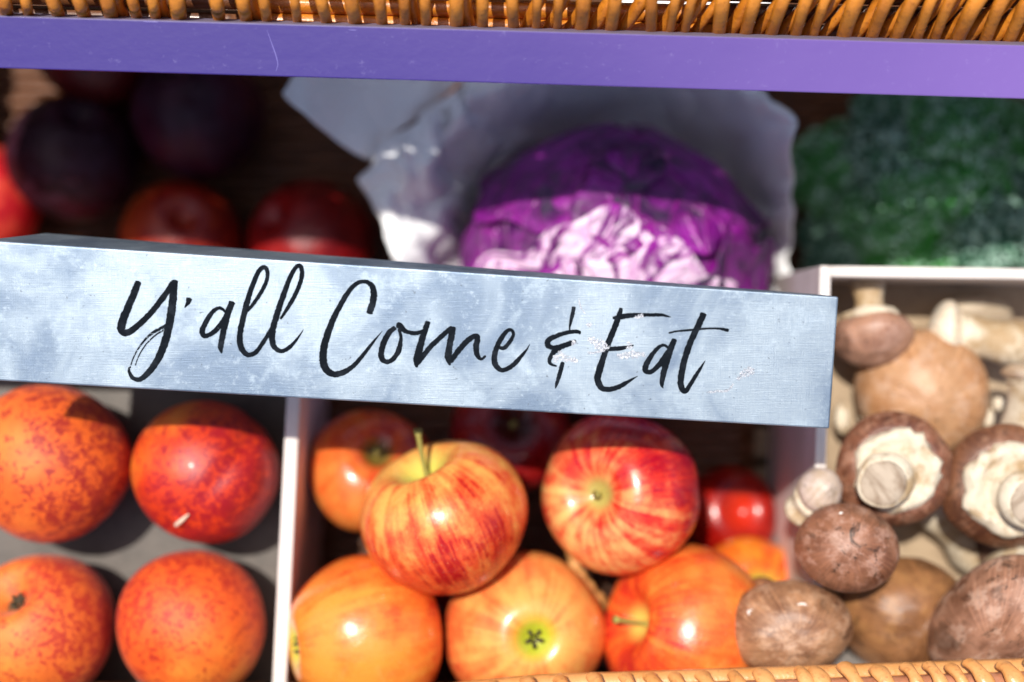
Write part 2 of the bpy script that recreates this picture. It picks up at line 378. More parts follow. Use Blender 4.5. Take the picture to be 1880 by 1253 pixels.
# --- lettering
ink = M('black_ink', .8, spec=.04); 
inkc = ink.mix(ink.ss(ink.noise(160, 5, .7), .45, .75), (.006, .008, .011), (.018, .022, .028)); ink.color(inkc)
at = ink.nt.nodes.new('ShaderNodeAttribute'); at.attribute_name = 'dry'
hole = ink.noise(900, 5, .75); thr = ink.math('SUBTRACT', .705, ink.math('MULTIPLY', at.outputs['Fac'], .185))
alpha = ink.math('SUBTRACT', 1, ink.ss(hole, thr, ink.math('ADD', thr, .02))); ink.put(ink.b.inputs['Alpha'], alpha)
def zc(z):                               # zoom-coordinates of the tracing -> photograph pixel
    ox, oy = {'A': (180, 450), 'B': (560, 480), 'C': (960, 520)}[z]; return ox, oy, 440/1880
lift = [0]
def letter(z, strokes, part='letter', mat=None, jag=.13, base=0.00009):
    ox, oy, s = zc(z); vs, fs, dr = [], [], []
    for si, st in enumerate(strokes):
        dry = 0
        if isinstance(st, dict): dry = st['dry']; st = st['p']
        lift[0] += 1; hgt = base + .000004*(lift[0] % 9)
        sp = catmull([(a*s+ox, b*s+oy, c_*s) for a, b, c_ in st], 10); pts = [ray_plane(x, y, TL, ns) + ns*hgt - so_ for x, y, w_ in sp]
        D = .557; n = len(sp); base_i = len(vs)
        for i, p in enumerate(pts):
            t = (pts[min(i+1, n-1)] - pts[max(i-1, 0)]).normalized(); sd = ns.cross(t).normalized(); wd = max(sp[i][2], .5)*K*D*1.02
            wl = wd/2*(1 + jag*nz(p, 1400, si+3)*1.4 + jag*.6*nz(p, 4000, 5)); wr = wd/2*(1 + jag*nz(p, 1400, si+31)*1.4+ jag*.6*nz(p, 4000, 8))
            for f_ in (1, .33, -.33, -1):
                vs.append(p + sd*(wl if f_ > 0 else wr)*f_); 
                dr.append(dry + .22*max(0, nz(p, 220, 9)) )
        # slightly rounded ends
        for i in range(n-1):
            for k in range(3):
                a = base_i+i*4+k; fs.append((a, a+1, a+5, a+4))
        for end, sg in ((0, -1), (n-1, 1)):
            t = (pts[min(end+1, n-1)] - pts[max(end-1, 0)]).normalized(); q = base_i+end*4; wd = max(sp[end][2], .5)*K*D
            a = len(vs); vs += [vs[q+1] + t*sg*wd*.16, vs[q+2] + t*sg*wd*.12]; dr += [dry, dry]
            fs += [(q, q+1, a), (q+1, q+2, a+1, a), (q+2, q+3, a+1)]
    me = mesh(part, vs, fs); at_ = me.attributes.new('dry', 'FLOAT', 'POINT'); at_.data.foreach_set('value', dr)
    return link(part, me, mat or ink.m, sign, False)
letter('A', [[(318,290,50),(282,380,56),(240,480,58),(203,570,62),(182,650,66),(205,690,56),(262,672,50),(360,590,48),(450,490,46),(540,372,46),(588,300,48)],
             [(600,280,52),(590,400,60),(575,520,64),(556,640,62),(525,760,60),(478,880,56),(410,985,48),(335,1052,40),(278,1046,34),(246,1000,26),(244,960,12)],
             {'p': [(252,965,12),(270,905,10),(300,840,12),(355,760,16),(425,692,22),(520,640,26),(550,620,26)], 'dry': .75},
             {'p': [(293,945,8),(312,890,9),(345,825,10),(395,760,11),(455,705,12),(515,668,14)], 'dry': .7}])
letter('A', [[(716,420,44),(708,448,38),(695,470,24),(680,492,8)]])
letter('A', [[(1002,530,20),(975,503,26),(940,497,28),(895,530,34),(850,600,40),(818,670,44),(832,712,38),(880,702,36),(930,662,38),(980,598,38),(1025,515,34)],
             [(1052,448,50),(1022,530,50),(995,630,50),(975,720,46),(962,800,42),(968,838,20),(970,852,4)]])
letter('A', [[(1172,520,20),(1205,480,26),(1265,395,32),(1315,300,32),(1330,225,32),(1308,176,34),(1262,205,36),(1215,310,40),(1175,430,44),(1140,570,46),(1115,690,46),(1118,790,48),(1165,858,40),(1230,848,36),(1285,780,34),(1335,700,32),(1385,620,30)]])
letter('A', [[(1432,580,20),(1465,530,26),(1520,440,34),(1570,340,34),(1598,250,36),(1595,180,36),(1565,165,32),(1518,230,36),(1470,350,42),(1425,480,46),(1385,610,48),(1365,710,50),(1380,795,44),(1435,833,34),(1495,808,32),(1550,752,22),(1588,700,12),(1612,662,3)]])
letter('B', [[(504,408,52),(530,330,54),(540,250,52),(522,190,42),(475,160,32),(415,170,32),(350,228,38),(280,340,42),(215,470,48),(165,610,54),(142,730,58),(155,830,58),(215,884,50),(300,872,44),(385,815,36),(460,730,30),(530,640,22),(575,585,10),(606,548,4)]])
letter('B', [[(708,522,34),(660,560,42),(618,640,46),(598,720,46),(612,775,42),(660,788,36),(710,745,40),(740,680,42),(752,600,26),(738,532,26)],
             [(722,500,48),(745,508,50),(775,540,40),(830,562,32),(885,562,32),(925,545,24)]])
letter('B', [[(966,474,38),(945,530,44),(915,620,50),(892,710,56),(876,785,54),(876,832,16)],
             [(884,800,40),(925,745,40),(985,670,40),(1060,600,38),(1115,550,38),(1155,520,36)],
             [(1162,518,44),(1150,580,50),(1132,670,50),(1124,750,56),(1136,815,16)],
             [(1140,790,36),(1175,740,42),(1230,670,44),(1285,615,44),(1340,585,40),(1352,610,46),(1342,670,48),(1352,735,40),(1382,768,24),(1416,742,18)]])
letter('B', [[(1508,668,22),(1555,682,32),(1600,640,32),(1635,575,28),(1615,538,26),(1575,556,34),(1525,630,40),(1492,715,42),(1488,795,46),(1530,850,36),(1585,845,34),(1645,802,36),(1700,740,28),(1742,690,14)], {'p': [(1742,690,14),(1762,652,5)], 'dry': .6}])
letter('C', [[(400,188,28),(390,240,32),(374,310,24),(367,350,14),(367,380,12)],
             [(452,392,26),(420,380,32),(350,388,32),(270,412,36),(205,445,42),(195,485,44),(235,508,38),(300,498,40),(365,475,42),(414,455,28)],
             [(290,505,44),(245,540,44),(212,590,34),(215,632,26),(265,652,12)],
             [(312,622,30),(298,680,36),(280,745,32),(262,800,22),(254,828,4)]])
letter('C', [[(770,198,30),(752,260,42),(715,360,46),(675,460,48),(640,560,46),(605,670,52),(586,755,54),(620,825,46),(690,832,40),(765,808,38),(830,770,26),(900,730,4)],
             [(706,274,20),(760,266,38),(830,256,40),(905,250,30),(980,250,28),(1080,250,26),(1130,260,16),(1162,268,4)],
             [(672,518,32),(740,514,36),(800,506,30),(840,496,14),(868,488,10)]])
letter('C', [[(1140,510,20),(1110,488,22),(1070,500,28),(1015,560,38),(968,640,44),(962,688,42),(1005,696,36),(1060,650,40),(1110,580,40),(1160,510,34)],
             [(1190,442,40),(1158,520,50),(1125,620,52),(1100,720,44),(1090,790,34),(1100,826,4)]])
letter('C', [[(1418,240,50),(1378,330,52),(1325,440,48),(1280,560,50),(1250,680,50),(1238,790,50),(1268,852,40),(1310,800,34),(1360,720,30),(1405,650,18),(1430,608,4)]],)
letter('C', [{'p': [(1145,392,14),(1210,378,15),(1300,370,18),(1400,360,17),(1480,356,15),(1555,360,20),(1612,372,28)], 'dry': .28}])
scr = M('bare_scraped_metal', .35, metal=.6); scr.color(scr.mix(scr.ss(scr.noise(1500, 5, .8), .4, .6), (.30, .30, .33), (.55, .57, .60)))
a2 = scr.ss(scr.noise(1100, 5, .8, off=3), .44, .50); scr.put(scr.b.inputs['Alpha'], a2); scr.bump(scr.noise(1500, 4, .7), .0003, .8)
for st_ in [[(250,620,40),(275,570,60),(330,585,50),(430,615,30)], [(385,490,10),(400,460,30),(408,450,12)], [(520,430,40),(560,460,60),(620,490,66),(670,510,46)], [(510,545,26),(560,545,16),(640,530,24)],
             [(740,560,12),(780,575,44),(850,560,50),(960,560,24)], [(820,460,10),(835,500,46),(840,520,14)], [(500,320,16),(530,335,40)], [(440,120,6),(450,180,12),(490,240,8)], [(880,270,20),(940,255,34)],
             [(1440,858,12),(1520,850,18),(1610,840,16),(1650,790,12)], [(1690,760,24),(1720,710,60),(1800,690,50),(1820,680,14)]]:
    letter('C', [st_], part='scrape', mat=scr.m, jag=.6, base=.00016)

# ------------------------------------------------------------------ fruit
def apple_mesh(R_, seed, tall=.9, top=.36, bot=.24, cone=.09, lobes=.025):
    prof = []
    n = 44
    for i in range(n+1):
        t = math.pi*i/n; r = math.sin(t); z = tall*math.cos(t)
        z -= top*math.exp(-(r/.30)**2)*(1 if t < 1.6 else 0); z += bot*math.exp(-(r/.26)**2)*(1 if t > 1.5 else 0)
        r2 = r*(1+cone*math.cos(t)) ; prof.append((r2*R_, z*R_))
    prof[0] = (0, prof[0][1]); prof[-1] = (0, prof[-1][1])
    def fn(v, a):
        k = 1 + lobes*math.cos(5*a+seed)*(.5-.5*v.z/R_)*min(1, (v.x**2+v.y**2)/(R_*R_)*3) + .035*nz(v, .9/R_, seed) + .012*nz(v, 2.6/R_, seed+5)
        return Vector((v.x*k, v.y*k, v.z*(1+.03*nz(v, .8/R_, seed+9))))
    return mesh('skin', *lathe(prof, 56, fn))
def apple_mat(name, R_, base, mid, deep, bdir, amt, streak=1., green=(.55,.55,.12), cav=.55, seed=0):
    m = M(name, .30, coat=.22, spec=.4); v = m.vm('SCALE', m.tc, sc=1/R_); x, y, z = m.xyz(v)
    d = m.vm('NORMALIZE', m.comb(x, y, 0)); off = (seed*3.7, seed*1.9, seed*2.3)
    s1 = m.noise(1, 5, .65, vec=m.vm('ADD', m.vm('ADD', m.vm('SCALE', d, sc=5.5), m.comb(0, 0, m.math('MULTIPLY', z, .55))), off), dist=.25)
    s2 = m.noise(1, 6, .72, vec=m.vm('ADD', m.vm('ADD', m.vm('SCALE', d, sc=17), m.comb(0, 0, m.math('MULTIPLY', z, 1.6))), off), dist=.35)
    blot = m.noise(2.6, 5, .65, vec=m.vm('ADD', v, off)); fine = m.noise(14, 5, .7, vec=m.vm('ADD', v, off))
    dot = m.vm('DOT_PRODUCT', v, tuple(CURQ[0].inverted() @ Vector(bdir).normalized()))
    b = m.math('ADD', m.math('MULTIPLY', dot, .42), m.math('ADD', m.math('MULTIPLY', m.math('SUBTRACT', blot, .5), 1.7), amt))
    b2 = m.math('ADD', b, m.math('MULTIPLY', m.math('SUBTRACT', s1, .5), 1.5))
    col = m.mix(m.ss(b2, -.05, .75), base, mid)
    b3 = m.math('ADD', b, m.math('ADD', m.math('MULTIPLY', m.math('SUBTRACT', s2, .5), 2.3*streak), m.math('MULTIPLY', m.math('SUBTRACT', s1, .5), 1.1*streak)))
    col = m.mix(m.math('MULTIPLY', m.ss(b3, .55, 1.05), .92), col, deep)
    col = m.mix(m.math('MULTIPLY', m.ss(fine, .55, .75), .25), col, base)
    rr = m.math('SQRT', m.math('ADD', m.math('MULTIPLY', x, x), m.math('MULTIPLY', y, y)))
    col = m.mix(m.ss(rr, cav, cav*.35), col, green)
    dots = m.math('MULTIPLY', m.ss(m.vor(15, vec=m.vm('ADD', v, off)), .10, .05), .55)
    col = m.mix(dots, col, (.85, .68, .40))
    m.color(m.gam(col, 1.22)); m.rough(m.math('ADD', .20, m.math('MULTIPLY', fine, .16))); m.bump(m.math('ADD', m.noise(9, 5, .6, vec=v), m.math('MULTIPLY', dots, .2)), .0006, .35)
    m.sss(.12, (.006, .002, .001)); return m.m
stem_m = M('fruit_stem', .7); stem_m.color(stem_m.mix(stem_m.noise(600, 4), (.42, .40, .08), (.24, .17, .05))); stem_m.bump(stem_m.noise(1500, 4), .0004, .7)
dark_stem = M('dry_calyx', .8); dark_stem.color(dark_stem.mix(dark_stem.noise(900, 4), (.10, .07, .03), (.03, .025, .015)))
CURQ = [Quaternion()]
def apple(px, py, rpx, z, axis, spin, label, mat, seed, stretch=(1,1,1), stem=(.55, .1, .1), tall=.9, stem_mat=None, **kw):
    CURQ[0] = orient(axis, spin)
    R_ = rpx*K*(H-z)/1.02; c_ = P(px, py, z); e = empty('apple', c_, orient(axis, spin)); e.scale = stretch
    tag(e, label, 'apple', 'red and yellow apples piled in the middle')
    link('skin', apple_mesh(R_, seed, tall, **kw), mat(R_), e)
    if stem[0] > 0:
        l = stem[0]*R_; zb = R_*(tall-.36-.02)
        pts = [Vector((0, 0, zb-.001)), Vector((stem[1]*l*.3, stem[2]*l*.3, zb+l*.4)), Vector((stem[1]*l, stem[2]*l, zb+l))]
        pts = [Vector(p) for p in catmull([tuple(p) for p in pts], 4)]
        link('stem', mesh('stem', *tube(pts, [.0010+.0005*abs(i-4)/4 + (.0006 if i > 7 else 0) for i in range(len(pts))], 8)), stem_mat or stem_m.m, e)
    # calyx: dried sepals in the lower hollow
    parts = []
    for k in range(5):
        a = k*1.2566+.3; p0 = Vector((math.cos(a)*.0012, math.sin(a)*.0012, -R_*(tall-.25))); p1 = Vector((math.cos(a)*.0038, math.sin(a)*.0038, -R_*(tall-.17))); p2 = Vector((math.cos(a)*.0026, math.sin(a)*.0026, -R_*(tall-.10)))
        parts.append(tube([p0, p1, p2], [.0011, .0010, .0003], 5))
    link('calyx', mesh('calyx', *merge(parts)), dark_stem.m, e)
    return e
CREAM = (.84, .46, .14); ORNG = (.80, .20, .045); RED = (.50, .022, .030); CRIM = (.36, .008, .04)
A = lambda n, **k: (lambda R_: apple_mat(n, R_, **k))
apple(680, 868, 118, .118, (.25,.52,.8), .4, 'orange red apple half shaded by the sign, beside the white divider, dark hollow up', A('apple_skin_a', base=(.70,.27,.07), mid=(.72,.14,.03), deep=(.40,.02,.02), bdir=(.3,.8,.1), amt=.42, streak=.5, seed=1, green=(.22,.16,.04), cav=.35), 1, stem=(.3, .1, .1))
apple(818, 952, 157, .170, (-.36,.84,.30), .9, 'big striped pale apple on top of the pile, its thin stem sticking up', A('apple_skin_b', base=CREAM, mid=(.74,.12,.04), deep=(.44,.010,.018), bdir=(.45,-.85,.0), amt=.50, streak=1.1, seed=2, green=(.70,.62,.16), cav=.45), 2, stem=(.66, -.1, .2))
apple(1142, 905, 150, .155, (-.50,.05,.80), .5, 'crimson and cream apple under the sign with its stem hollow facing left', A('apple_skin_c', base=(.85,.50,.20), mid=(.70,.06,.035), deep=(.42,.004,.035), bdir=(.75,.5,-.45), amt=.66, streak=.9, seed=3, green=(.50,.42,.14), cav=.30), 3, stem=(.15, 0, 0))
apple(1338, 945, 90, .072, (.2,.2,.9), .1, 'small deep red apple low down beside the mushroom box wall', A('apple_skin_d', base=(.60,.08,.015), mid=(.50,.025,.008), deep=(.28,.006,.005), bdir=(0,0,1), amt=.6, streak=.5, seed=4, green=(.60,.05,.02)), 4, stem=(0,0,0), lobes=0)
apple(668, 1170, 150, .158, (.92,.05,-.35), .6, 'glossy orange apple lying on its side beside the white divider', A('apple_skin_e', base=(.84,.34,.07), mid=(.82,.19,.04), deep=(.62,.05,.03), bdir=(.3,.2,-.5), amt=.48, streak=.75, seed=5, green=(.62,.60,.10), cav=.42), 5, stretch=(1,1,1.05), stem=(0,0,0), tall=.95)
apple(965, 1162, 150, .150, (-.14,-.10,-.98), .3, 'yellow orange apple showing its green blossom end to the viewer', A('apple_skin_f', base=(.84,.44,.14), mid=(.80,.22,.07), deep=(.60,.05,.04), bdir=(-.5,-.4,-.8), amt=.52, streak=.6, seed=6, green=(.50,.52,.05), cav=.36), 6, stem=(0,0,0))
apple(1262, 1160, 166, .150, (-.86,.24,.42), 1.4, 'orange red apple beside the lowest mushroom with its green stem pointing left', A('apple_skin_g', base=(.82,.30,.07), mid=(.78,.15,.035), deep=(.52,.03,.03), bdir=(-.5,-.2,.1), amt=.50, streak=.8, seed=7, green=(.72,.52,.14), cav=.28), 7, stem=(.48, .1, 0))
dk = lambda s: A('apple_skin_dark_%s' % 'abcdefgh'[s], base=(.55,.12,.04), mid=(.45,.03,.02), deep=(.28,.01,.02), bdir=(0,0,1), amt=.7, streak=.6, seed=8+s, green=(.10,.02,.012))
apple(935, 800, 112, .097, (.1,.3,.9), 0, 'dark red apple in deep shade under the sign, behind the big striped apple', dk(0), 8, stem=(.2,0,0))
apple(1375, 1085, 100, .095, (.1,.1,.9), 0, 'low orange apple almost hidden between a stemmed apple and the mushroom box', A('apple_skin_h', base=(.85,.36,.05), mid=(.82,.20,.03), deep=(.6,.05,.03), bdir=(0,0,1), amt=.3, seed=21), 9, stem=(0,0,0))
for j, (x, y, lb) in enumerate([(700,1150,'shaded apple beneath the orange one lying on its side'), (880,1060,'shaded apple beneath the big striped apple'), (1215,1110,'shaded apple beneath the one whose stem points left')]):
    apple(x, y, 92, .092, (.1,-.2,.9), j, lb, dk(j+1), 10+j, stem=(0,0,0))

def peach_mesh(R_, seed, tall=.96, cleft=.07, tip=.0, dip=.26):
    prof = []; n = 44
    for i in range(n+1):
        t = math.pi*i/n; r = math.sin(t); z = tall*math.cos(t)
        z -= dip*math.exp(-(r/(.12+dip*.4))**2)*(1 if t < 1.6 else 0); z -= tip*math.exp(-(r/.10)**2)*(1 if t > 1.6 else 0); z += .05*math.exp(-(r/.3)**2)*(1 if t > 1.6 else 0)
        prof.append((r*R_, z*R_))
    prof[0] = (0, prof[0][1]); prof[-1] = (0, prof[-1][1])
    def fn(v, a):
        d = abs((a+math.pi) % (2*math.pi)-math.pi); rr = math.hypot(v.x, v.y)/R_
        k = 1 - cleft*math.exp(-(d*max(rr, .25)/.13)**2)*min(1, rr*2.5) + .03*math.exp(-(d/.5)**2) + .065*nz(v, .9/R_, seed) + .010*nz(v, 3/R_, seed+2)
        return Vector((v.x*k, v.y*k, v.z*(1+.02*nz(v, .8/R_, seed+9))))
    return mesh('skin', *lathe(prof, 72, fn))
def peach_mat(name, R_, c0, c1, c2, bdir, amt, scale=7, fuzz=.5, seed=0, rough=.58, coat=0, contrast=.10):
    m = M(name, rough, coat=coat); v = m.vm('ADD', m.vm('SCALE', m.tc, sc=1/R_), (seed*2.1, seed*1.3, seed*.7)); vv = m.vm('SCALE', m.tc, sc=1/R_)
    big = m.noise(1.5, 3, .5, vec=v); pat = m.noise(scale, 6, .68, vec=v, dist=.6); pat2 = m.noise(scale*2.6, 5, .7, vec=v, dist=.4); spk = m.noise(34, 4, .7, vec=v)
    dot = m.vm('DOT_PRODUCT', vv, tuple(CURQ[0].inverted() @ Vector(bdir).normalized()))
    b = m.math('ADD', m.math('ADD', m.math('MULTIPLY', dot, .5), amt), m.math('MULTIPLY', m.math('SUBTRACT', big, .5), 1.2))
    yel = m.ss(b, .35, -.35)
    f1 = m.math('ADD', b, m.math('MULTIPLY', m.math('SUBTRACT', pat, .5), 4.6))
    f1 = m.math('ADD', f1, m.math('MULTIPLY', m.math('SUBTRACT', pat2, .5), 3.0))
    col = m.mix(yel, c1, c0); col = m.mix(m.math('MULTIPLY', m.ss(f1, .35-contrast, .35+contrast+.35), .85), col, c2)
    deep = tuple(x*.45 for x in c2); col = m.mix(m.math('MULTIPLY', m.ss(m.math('ADD', b, m.math('MULTIPLY', m.math('SUBTRACT', pat2, .5), .8)), .75, 1.35), .8), col, deep)
    col = m.mix(m.math('MULTIPLY', m.ss(spk, .56, .68), .45), col, c2); col = m.mix(m.math('MULTIPLY', m.ss(m.vor(26, vec=v), .16, .06), .45), col, c0)
    m.color(m.gam(col, 1.2)); m.bump(m.math('ADD', m.noise(60, 3, .6, vec=v), m.math('MULTIPLY', pat, .6)), .0005, .35)
    m.b.inputs['Sheen Weight'].default_value = fuzz*.15; m.b.inputs['Sheen Roughness'].default_value = .45; m.b.inputs['Sheen Tint'].default_value = (1, .85, .85, 1)
    m.sss(.10, (.006, .002, .001)); return m.m
def peach(px, py, rpx, z, axis, spin, label, mat, seed, name='peach', cat='peach', group='peaches in the grey lined tray', stretch=(1,1,1), tip=0, cav=False, cleft=.07):
    CURQ[0] = orient(axis, spin)
    R_ = rpx*K*(H-z)/1.02; e = empty(name, P(px, py, z), orient(axis, spin)); e.scale = stretch; tag(e, label, cat, group)
    link('skin', peach_mesh(R_, seed, tip=tip, cleft=cleft, dip=.42 if cav else .26), mat(R_), e)
    if cav:
        parts = []
        for k in range(7):
            a = k*.9; parts.append(tube([Vector((math.cos(a)*.001, math.sin(a)*.001, R_*.53)), Vector((math.cos(a)*.003, math.sin(a)*.0035, R_*.60)), Vector((math.cos(a)*.0045, math.sin(a)*.0022, R_*(.64+.04*(k % 3))))], [.001, .0012, .0005], 5))
        link('stem_scar', mesh('stem_scar', *merge(parts)), dark_stem.m, e)
    if tip:
        tm = M('pale_scar', .7); tm.color((.75, .55, .40))
        pts = [Vector((0, 0, -R_*1.01)), Vector((R_*.12, R_*.01, -R_*.965)), Vector((R_*.25, R_*.015, -R_*.925))]
        link('scar', mesh('scar', *tube(pts, [.0011, .0010, .0004], 6)), tm.m, e)
    return e
PM = lambda n, **k: (lambda R_: peach_mat(n, R_, **k))
ZT = .117
peach(92, 852, 150, ZT+.0365, (.3,.4,-.7), 5.4, 'large mottled orange and red peach, upper left in the grey lined tray', PM('peach_skin_a', c0=(.80,.36,.06), c1=(.76,.16,.02), c2=(.36,.012,.012), bdir=(.85,-.1,-.45), amt=.44, scale=7.0, seed=1), 1)
peach(380, 868, 135, ZT+.0345, (.25,.62,-.72), 2.0, 'shiny crimson nectarine with a pale pointed tip, next to the divider under the sign', PM('peach_skin_b', c0=(.86,.34,.05), c1=(.68,.07,.015), c2=(.36,.004,.025), bdir=(.6,-.5,-.2), amt=.58, scale=8.0, seed=2, rough=.40, coat=.05, fuzz=.1), 2, tip=.07)
peach(72, 1152, 140, ZT+.036, (-.24,.66,.70), .6, 'yellow orange peach with a dry stem scar in its hollow, lower left corner', PM('peach_skin_c', c0=(.78,.33,.06), c1=(.78,.20,.035), c2=(.48,.028,.02), bdir=(.85,.2,-.5), amt=.36, scale=8.5, seed=3, fuzz=.8), 3, cav=True)
peach(352, 1146, 141, ZT+.036, (.3,.35,-.85), 4.4, 'evenly speckled red orange peach at the bottom beside the white divider', PM('peach_skin_d', c0=(.84,.36,.06), c1=(.78,.15,.02), c2=(.46,.022,.012), bdir=(-.4,.5,-.6), amt=.52, scale=10.0, seed=4, contrast=.2), 4)
# back left, in the shade
def plum_mat(name, c1, c2, bloom):
    def f_(R_):
        m = M(name, .5, spec=.25); v = m.vm('SCALE', m.tc, sc=1/R_); a = m.noise(1.6, 5, .6, vec=v); b = m.noise(4, 6, .7, vec=v, off=3)
        col = m.mix(m.ss(a, .35, .7), c1, c2); col = m.mix(m.math('MULTIPLY', m.ss(b, .42, .7), bloom), col, (.10, .055, .10))
        m.color(col); m.rough(m.math('ADD', .32, m.math('MULTIPLY', b, .3))); return m.m
    return f_
zb = .036
G = 'plums and nectarines at the back left'
peach(134, 292, 120, zb, (.3,.6,.6), .4, 'dark purple plum with a faint bloom at the far left, behind the sign', plum_mat('plum_skin_a', (.018,.003,.008), (.035,.004,.010), .22), 11, 'plum', 'plum', G, cleft=.04)
peach(362, 212, 122, zb+.001, (-.2,.6,.6), 1.4, 'dark purple plum just below the purple bar, left of the paper', plum_mat('plum_skin_b', (.022,.003,.012), (.055,.005,.018), .22), 12, 'plum', 'plum', G, cleft=.04)
peach(335, 438, 112, zb-.004, (.2,.3,.8), 2.4, 'dull orange and red nectarine peeping over the sign, left one', PM('peach_skin_e', c0=(.42,.12,.025), c1=(.38,.05,.015), c2=(.26,.008,.008), bdir=(.9,.1,.2), amt=.35, scale=2.2, seed=5, rough=.35, fuzz=0), 13, 'nectarine', 'nectarine', G)
peach(572, 446, 120, zb-.003, (-.5,.35,.65), .9, 'dark crimson nectarine peeping over the sign beside the white paper', PM('peach_skin_f', c0=(.26,.03,.02), c1=(.34,.015,.012), c2=(.22,.004,.010), bdir=(.6,.1,.2), amt=.5, scale=2.5, seed=6, rough=.35, fuzz=0), 14, 'nectarine', 'nectarine', G)
peach(-38, 372, 112, zb-.003, (.2,.3,.8), .9, 'bright red nectarine cut by the left edge, catching the sun', PM('peach_skin_g', c0=(.75,.20,.08), c1=(.70,.10,.06), c2=(.55,.01,.03), bdir=(.6,.1,.2), amt=.4, scale=2.5, seed=7, rough=.35, fuzz=0), 15, 'nectarine', 'nectarine', G)
peach(165, 560, 115, zb-.005, (.2,.3,.8), .9, 'red nectarine mostly hidden under the left end of the sign', PM('peach_skin_h', c0=(.60,.10,.05), c1=(.55,.05,.04), c2=(.40,.01,.03), bdir=(.6,.1,.2), amt=.4, scale=2.5, seed=8, rough=.35, fuzz=0), 16, 'nectarine', 'nectarine', G)
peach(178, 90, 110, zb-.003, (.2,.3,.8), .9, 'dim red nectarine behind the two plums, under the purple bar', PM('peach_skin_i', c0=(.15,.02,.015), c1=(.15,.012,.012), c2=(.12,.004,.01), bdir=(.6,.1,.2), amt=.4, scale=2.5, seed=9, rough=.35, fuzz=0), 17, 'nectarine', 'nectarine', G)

# twig of dried stalk between apples
tw = []
random.seed(3)
path = catmull([tuple(P(1052, 1010, .118)), tuple(P(1058, 1045, .127)), tuple(P(1085, 1085, .13)), tuple(P(1118, 1118, .12))], 8)
tv = tube([Vector(p) for p in path], [.0022 + .0014*abs(math.sin(i*.75)) for i in range(len(path))], 8)
tag(link('twig', mesh('twig', *tv), W_LOW), 'knobbly pale brown twig caught between the apples', 'twig')

# ------------------------------------------------------------------ mushrooms
def cap_material(name, c1, c2, c3, seed, dirt=.5):
    m = M(name, .42, spec=.5); o = (seed*.13, seed*.07, seed*.05); v = m.vm('ADD', m.tc, o)
    x, y, z = m.xyz(); dn = m.vm('NORMALIZE', m.comb(x, y, 0)); rr = m.vm('LENGTH', m.comb(x, y, 0))
    fib = m.noise(1, 5, .7, vec=m.vm('ADD', m.vm('SCALE', dn, sc=16), m.comb(m.math('MULTIPLY', rr, 60), m.math('MULTIPLY', z, 50), seed)))
    a = m.noise(45, 6, .65, vec=v); b = m.noise(110, 6, .75, vec=v, off=2); d = m.noise(75, 7, .8, vec=v, off=5, dist=1.2)
    col = m.mix(m.ss(a, .36, .68), c1, c2); col = m.mix(m.math('MULTIPLY', m.ss(b, .48, .62), .65), col, c3)
    col = m.mix(m.math('MULTIPLY', m.ss(fib, .48, .64), .5), col, tuple(min(1, q*1.35) for q in c1))
    col = m.mix(m.math('MULTIPLY', m.ss(d, .57, .64), dirt), col, (.05, .028, .015))
    col = m.mix(m.math('MULTIPLY', m.ss(m.noise(28, 4, .7, vec=v, off=8, dist=.8), .56, .66), .55), col, tuple(q*.42 for q in c2)); col = m.mix(m.math('MULTIPLY', m.ss(m.vor(160, vec=v), .10, .05), .8), col, (.035, .02, .012))
    m.color(m.gam(col, 1.26)); m.bump(m.math('ADD', m.math('ADD', m.math('MULTIPLY', b, .5), m.math('MULTIPLY', fib, .5)), m.math('MULTIPLY', d, .5)), .0007, .45); m.sss(.08, (.004, .002, .001)); return m.m
white_m = M('mushroom_flesh', .6); wv = white_m.noise(60, 6, .7); wb = white_m.noise(170, 6, .75, off=3)
wc = white_m.mix(white_m.ss(wv, .42, .64), (.66, .57, .43), (.40, .27, .14)); wc = white_m.mix(white_m.math('MULTIPLY', white_m.ss(wb, .56, .66), .55), wc, (.26, .17, .09))
white_m.color(wc); white_m.bump(white_m.math('ADD', white_m.noise(300, 5, .7), wb), .0008, .6)
cut_m = M('cut_stem_face', .7); cw = cut_m.noise(1, 5, .7, vec=cut_m.vm('MULTIPLY', cut_m.tc, (200, 60, 60)), dist=.6)
cut_m.color(cut_m.mix(cut_m.ss(cw, .4, .68), (.44, .35, .26), (.24, .165, .105))); cut_m.bump(cw, .0012, .8)
chip_m = M('torn_skin', .6); chip_m.color((.82, .74, .66))
MB_, MD_, MG_ = (.36, .165, .075), (.12, .048, .022), (.60, .39, .25)
def cap_mesh(R_, h, seed, open_=0.0, curl=.55):
    prof = []; n = 22
    for i in range(n+1):
        t = (math.pi/2)*i/n; prof.append((R_*math.sin(t)**.92, h*math.cos(t)))
    for i in range(1, 9):
        t = math.pi/2*i/8; rr = R_*(1 - .16*(1-math.cos(t*1.0))*1.2); prof.append((rr - R_*.12*math.sin(t), -h*curl*math.sin(t)*.75))
    prof.append((R_*.60, -h*curl*.62)); prof.append((R_*.30, -h*curl*.45)); prof.append((0, -h*curl*.4)); prof[0] = (0, h)
    def fn(v, a):
        k = 1 + .055*nz(v, 45, seed) + .022*nz(v, 120, seed+1); dd = 0
        return Vector((v.x*k, v.y*k, v.z + .0016*nz(v, 60, seed+4) + .0007*nz(v, 190, seed+8)))
    return lathe(prof, 48, fn)
